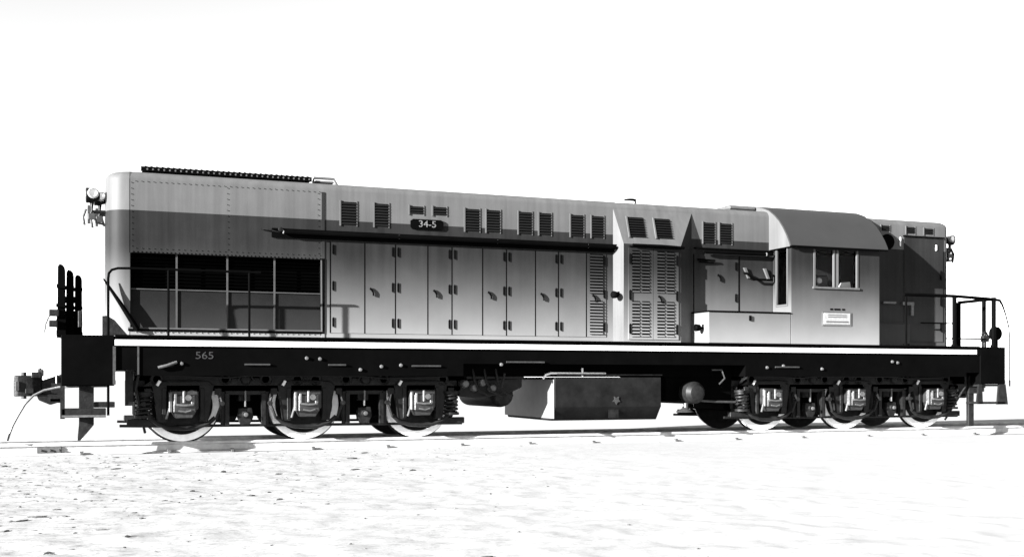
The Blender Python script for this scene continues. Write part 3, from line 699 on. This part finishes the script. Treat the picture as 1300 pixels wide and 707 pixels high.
mb = MB(); mb.cyl((7.98, -1.3, 1.56), (7.98, -1.3, 1.82), .03, 8); mb.box(7.90, 8.06, -1.34, -1.26, 1.66, 1.78, .01); mb.tube([(7.9, -1.3, 1.8), (8.0, -1.3, 1.86), (8.1, -1.3, 1.72)], .018, 6); part('brake_stand', mb, M['gear'], er)

# ---- fuel tank between the trucks
mb = MB(); mb.prism([(-1.2, .97), (-1.2, .47), (-1.02, .24), (1.02, .24), (1.2, .47), (1.2, .97)], -1.03, 'x', 1.99, b=.01)
tk = part('fuel_tank', mb, M['tank'], loco)
mb = MB(); mb.box(-1.035, -1.028, -1.17, 1.17, .28, .93); part('tank_end', mb, mat('tank_end_sunlit', .10, .5, .4, .15, 5), tk, 'left end plate of the fuel tank, coloured pale as if in sun')  # end coloured far paler than the tank to look sunlit
mb = MB(); mb.prism([(.10+.075*math.cos(PI*k/5+.3)*(1 if k % 2 else .55), .58+.075*math.sin(PI*k/5+.3)*(1 if k % 2 else .55)) for k in range(10)], -1.215, 'y', .018); part('filler_cap', mb, M['spring'], tk)
mb = MB(); mb.box(-.02, .16, -1.165, -1.15, .28, .46); part('gauge_strip', mb, M['gear'], tk)
mb = MB(); mb.tube([(-1.22, -1.15, .94), (-1.18, -1.18, 1.01), (-1.1, -1.2, 1.035), (-.1, -1.2, 1.03)], .018, 8); mb.cyl((-.53, -1.2, .98), (-.53, -1.2, 1.12), .018, 8); part('fuel_pipe', mb, M['white'], tk)
mb = MB(); mb.cyl((-1.0, -1.23, 1.01), (.96, -1.23, 1.01), .012, 6); part('fuel_pipe', mb, M['gear'], tk)
# transverse air reservoirs
mb = MB(); mb.lathe([(0, -.84), (.08, -.83), (.15, -.79), (.19, -.72), (.205, -.62), (.21, .9), (.205, 1.02), (.14, 1.09), (0, 1.12)], 'y', (-1.78, 0, .67), 24); ar = part('air_reservoir', mb, M['gear'], loco)
mb = MB()
for px_ in (-2.4, -2.2, -2.0): mb.tube([(px_, -1.0, 1.1), (px_+.02, -1.05, .9), (px_+.1, -1.05, .74), (px_+.3, -1.0, .66)], .02, 6)
mb.cyl((-1.95, -1.15, .80), (-1.90, -1.15, 1.03), .02, 8); mb.box(-2.5, -1.5, -1.0, -.6, .94, 1.0); part('air_pipe', mb, M['coil'], ar)
for q, zz in ((-2.52, .86), (-2.36, .80), (-2.22, .88), (-2.05, .79)):
    mb = MB(); mb.lathe([(0, -.08), (.05, -.07), (.07, -.03), (.07, .05)], 'y', (q, -.95, zz), 12); part('pipe_union', mb, M['axle'], ar)
mb = MB(); mb.prism([(-2.62, .92), (-1.5, .96), (-1.5, .80), (-1.75, .70), (-2.3, .62), (-2.62, .66)], -.92, 'y', .2, b=.02); part('valve_casing', mb, M['gear'], ar)
mb = MB(); mb.lathe([(0, -1.25), (.13, -1.22), (.19, -1.15), (.20, -1.05), (.20, 1.0), (0, 1.1)], 'y', (1.66, 0, .70), 24); ar = part('air_reservoir', mb, M['coil'], loco)
mb = MB(); mb.tube([(1.8, -1.1, .56), (2.1, -1.1, .54), (2.5, -1.1, .53)], .02, 8); mb.cyl((1.5, -1.1, .36), (1.5, -1.1, .52), .04, 10); mb.lathe([(.03, .44), (.14, .38), (.16, .36), (0, .36)], 'z', (1.48, -1.1, 0), 14)
mb.tube([(1.9, -1.3, 1.1), (2.1, -1.3, 1.1), (2.16, -1.3, .95), (2.05, -1.3, .85)], .016, 6); part('air_pipe', mb, M['spring'], ar)
mb = MB(); mb.box(1.2, 2.55, -.9, .9, .55, 1.1, .02); part('equipment_box', mb, M['black'], loco)
mb = MB(); mb.box(-2.65, -1.5, -.55, .55, .72, 1.0, .02); part('equipment_box', mb, M['black'], loco)

# ================================================================== trucks
WR = .548; WX = (-1.83, 0, 1.83)
def wheel_meshes():
    mb = MB(); mb.lathe([(.06, -.76), (.12, -.77), (.13, -.745), (.36, -.735), (.445, -.765), (.45, -.775), (.45, -.65), (.36, -.66), (.12, -.62)], 'y', (0, 0, 0), 40)
    disc = mb.mesh('wheel', M['gear'])
    mb = MB(); mb.lathe([(.445, -.782), (.452, -.788), (.53, -.788), (.546, -.778), (WR, -.70), (.555, -.685), (.578, -.67), (.575, -.655), (.445, -.65), (.445, -.782)], 'y', (0, 0, 0), 56, caps=False)
    for f in mb.bm.faces:      # only the outer face and rim edge are painted
        if f.calc_center_median().y > -.73: f.material_index = 1
    tyre = mb.mesh('tyre', [M['tyre'], M['gear']])
    return disc, tyre
disc_me, tyre_me = wheel_meshes()
def axle_mesh():
    mb = MB(); mb.cyl((0, -.9, 0), (0, .9, 0), .085, 14); return mb.mesh('axle', M['gear'])
ax_me = axle_mesh()
TY0, TY1 = -1.0, -.88
def frame_mesh():
    mb = MB()
    # cast top beam dipping between the axles
    top = []; bot = []
    n = 60
    for i in range(n+1):
        x = -2.5+5.0*i/n
        d = min(abs(x-w_) for w_ in WX)
        t = 1.0 - max(0, min(1, (d-.32)/.35))*.05
        if abs(x) > 2.15: t -= (abs(x)-2.15)*.55
        top.append((x, t)); bot.append((x, .82 if d > .30 else .84))
    mb.prism(bot + top[::-1], TY0, 'y', TY1-TY0)
    for wx in WX:
        for s in (-1, 1):   # pedestal jaws
            mb.prism([(wx+s*.235, .84), (wx+s*.44, .84), (wx+s*.40, .60), (wx+s*.36, .30), (wx+s*.235, .30)], TY0-.01, 'y', TY1-TY0)
            mb.box(wx+s*.24, wx+s*.30, TY0-.04, TY0-.011, .32, .80, .006)
        # pedestal tie: sagging curved bar under the box
        pts = [(wx-.46, TY0, .36), (wx-.36, TY0, .27), (wx-.2, TY0, .215), (wx, TY0, .20), (wx+.2, TY0, .215), (wx+.36, TY0, .27), (wx+.46, TY0, .36)]
        mb.tube(pts, .032, 8)
        # raised rim arch over the axle box
        mb.tube([(wx-.42, TY0-.012, .84), (wx-.36, TY0-.015, .89), (wx-.2, TY0-.015, .905), (wx+.2, TY0-.015, .905), (wx+.36, TY0-.015, .89), (wx+.42, TY0-.012, .84)], .018, 6)
    return mb.mesh('truck_frame', M['gear'])
fr_me = frame_mesh()
def hole_mesh():
    mb = MB(); mb.lathe([(.055, -.004), (.085, -.014), (.10, 0)], 'y', (0, 0, 0), 18, caps=False); mb.lathe([(0, -.002), (.056, -.002)], 'y', (0, 0, 0), 18, mi=1)
    return mb.mesh('lightening_hole', [M['gear'], M['dark']])
hole_me = hole_mesh()
def box_mesh():
    mb = MB()
    mb.box(-.21, .21, -.20, .0, -.02, .27, .02)
    mb.prism([(-.19, -.02), (.19, -.02), (.12, -.14), (-.12, -.14)], -.19, 'y', .18, b=.01)
    mb.box(-.15, .17, -.245, -.20, -.06, .20, .015)
    return mb.mesh('axle_box', M['axle_dark'])
M['axle_dark'] = mat('axle_box_iron', 0.011, .45, .4, .6, 12, .25, 40)
ab_me = box_mesh()
def lid_mesh():
    mb = MB()
    mb.box(-.21, -.165, -.235, -.205, -.05, .24, .008); mb.box(-.14, -.10, -.262, -.24, .06, .22, .008); mb.box(-.02, .02, -.275, -.246, .08, .26, .01)
    mb.tube([(-.12, -.26, .06), (0, -.272, .045), (.13, -.26, .055)], .018, 8); mb.cyl((.06, -.247, .16), (.06, -.29, .16), .045, 12); mb.box(.10, .15, -.262, -.246, .05, .19, .008)
    mb.tube([(-.08, -.25, -.03), (.02, -.258, -.05), (.10, -.25, -.03)], .014, 6)
    mb.cyl((-.25, -.2, -.15), (-.2, -.2, .02), .018, 8)
    return mb.mesh('box_lid', M['axle'])
lid_me = lid_mesh()
def spring_mesh():
    mb = MB(); pts = [(.105*math.cos(t), .105*math.sin(t), .30*t/(2*PI*5)) for t in [2*PI*5*i/90 for i in range(91)]]
    mb.tube(pts, .022, 6); mb.cyl((0, 0, -.04), (0, 0, 0), .14, 16); mb.cyl((0, 0, .30), (0, 0, .34), .14, 16)
    return mb.mesh('coil_spring', M['coil'])
spg_me = spring_mesh()
def hanger_mesh():
    mb = MB(); mb.cyl((0, 0, .52), (0, 0, .82), .02, 8); mb.prism([(-.10, .50), (.10, .50), (.12, .36), (.06, .24), (-.06, .24), (-.12, .36)], -.05, 'y', .12, b=.012); mb.lathe([(0, -.085), (.045, -.08), (.055, -.05)], 'y', (0, 0, .40), 12)
    return mb.mesh('brake_hanger', M['gear'])
hg_me = hanger_mesh()
def rod_mesh():
    mb = MB(); mb.cyl((0, 0, .52), (0, 0, .82), .015, 8); mb.lathe([(0, -.1), (.03, -.095), (.035, -.07)], 'y', (0, 0, .40), 10); return mb.mesh('hanger_rod', M['axle'])
rod_me = rod_mesh()
def shoe_mesh():
    mb = MB()
    A = []; 
    for i in range(9):
        q = R(-28+7*i); A.append((.565*math.cos(q), .565*math.sin(q)))
    B = [(.64*math.cos(R(-26+6.5*i)), .64*math.sin(R(-26+6.5*i))) for i in range(9)]
    mb.prism(A + B[::-1], -.80, 'y', .10)
    return mb.mesh('brake_shoe', M['gear'])
sho_me = shoe_mesh()
for tx in (-5.11, 5.10):
    for wx in WX:
        for s in (1, -1):
            d_ = link('wheel', disc_me, loco, (tx+wx, 0, WR)); t_ = link('tyre', tyre_me, d_, (tx+wx, 0, WR), 'white-painted tyre')
            if s < 0: d_.rotation_euler = (0, 0, PI)
            for q in (0, PI):
                if s > 0:
                    b_ = link('brake_shoe', sho_me, d_, (tx+wx, 0, WR)); b_.rotation_euler = (0, q, 0)
        link('axle', ax_me, loco, (tx+wx, 0, WR))
    for s in (1, -1):
        f_ = link('truck_frame', fr_me, loco, (tx, 0, 0))
        if s < 0: f_.rotation_euler = (0, 0, PI)
        def sub(name, me, loc):
            o = link(name, me, None, (0, 0, 0)); o.parent = f_; o.location = loc; return o
        for hx in (-2.2, -1.22, -.92, -.62, -.14, .14, .62, .92, 1.22, 2.2):
            if s > 0: sub('lightening_hole', hole_me, (hx, TY0-.003, .935))
        for wx in WX: sub('axle_box', ab_me, (wx, TY0+.06, .50))
        for wx in WX:
            if s > 0: sub('box_lid', lid_me, (wx, TY0+.06, .50))
        for hx in (-2.38, 2.34):
            sub('coil_spring', spg_me, (hx, TY0+.03, .40))
        for hx in (-.92, .92):
            sub('brake_hanger', hg_me, (hx, TY0+.06, 0))
            if s > 0: sub('hanger_rod', rod_me, (hx, TY0+.02, 0))
    # cross beams and brake rods
    mb = MB()
    mb.box(tx-2.5, tx+2.42, -.55, .55, .36, 1.055, .02)
    part('truck_bolster', mb, M['black'], loco)
    for x in (-2.45, -.92, .92, 2.40):
        mb = MB(); mb.box(tx+x-.09, tx+x+.09, -.87, .87, .60, .92, .01); part('cross_beam', mb, M['gear'], loco)
    mb = MB()
    for y_ in (-.92, .92):
        mb.tube([(tx-2.72, y_, .25), (tx-2.3, y_, .24), (tx+2.55, y_, .22)], .024, 6)
        mb.box(tx-2.62, tx-2.1, y_-.05, y_+.05, .25, .35, .01); mb.box(tx+2.2, tx+2.58, y_-.05, y_+.05, .22, .32, .01)
        for q in (-1.25, -.6, .6, 1.25): mb.box(tx+q-.03, tx+q+.03, y_-.04, y_+.03, .22, .75, .006)
    part('brake_rod', mb, M['gear'], loco)
    for wx in WX:
        mb = MB(); mb.cyl((tx+wx-.37, TY0-.05, .84), (tx+wx-.33, TY0-.06, .91), .022, 8); part('oil_cup', mb, M['white'], loco)
    for wx in WX:
        for q in (-1, 1):
            mb = MB(); mb.tube([(tx+wx+q*.50, TY0-.02, .80), (tx+wx+q*.56, TY0-.05, .58), (tx+wx+q*.47, TY0-.03, .34)], .022, 6); mb.box(tx+wx+q*.50-.05, tx+wx+q*.50+.05, TY0-.05, TY0-.01, .70, .80, .008); mb.cyl((tx+wx+q*.56, TY0-.1, .57), (tx+wx+q*.56, TY0+.02, .57), .035, 8)
            part('brake_lever', mb, M['gear'], loco)
    for q in (-.92, .92):
        mb = MB(); mb.prism([(tx+q-.34, .80), (tx+q+.34, .80), (tx+q+.26, .70), (tx+q-.26, .70)], TY0+.02, 'y', .08); mb.box(tx+q-.30, tx+q-.24, TY0+.0, TY0+.08, .24, .72); mb.box(tx+q+.24, tx+q+.30, TY0+.0, TY0+.08, .24, .72); part('hanger_bracket', mb, M['gear'], loco)
        mb = MB(); mb.lathe([(0, -1.08), (.06, -1.07), (.075, -1.03), (.075, -.93)], 'y', (tx+q, 0, .93), 14); mb.tube([(tx+q-.12, TY0-.03, .92), (tx+q-.06, TY0-.04, 1.0), (tx+q+.06, TY0-.04, 1.0), (tx+q+.12, TY0-.03, .92)], .018, 6); part('beam_boss', mb, M['coil'], loco)
    mb = MB(); mb.tube([(tx-2.3, -1.1, 1.0), (tx-1.2, -1.1, .96), (tx-.9, -1.1, .99), (tx+.9, -1.1, .98), (tx+1.2, -1.1, .95), (tx+2.2, -1.1, .98)], .016, 6); part('brake_pipe', mb, M['coil'], loco)
    # sand pipe at the outer end
    sg = -1 if tx < 0 else 1
    mb = MB(); mb.tube([(tx+sg*2.45, -1.25, 1.1), (tx+sg*2.5, -1.2, .8), (tx+sg*2.42, -.95, .4), (tx+sg*2.36, -.8, .14)], .02, 8); part('sand_pipe', mb, M['gear'], loco)
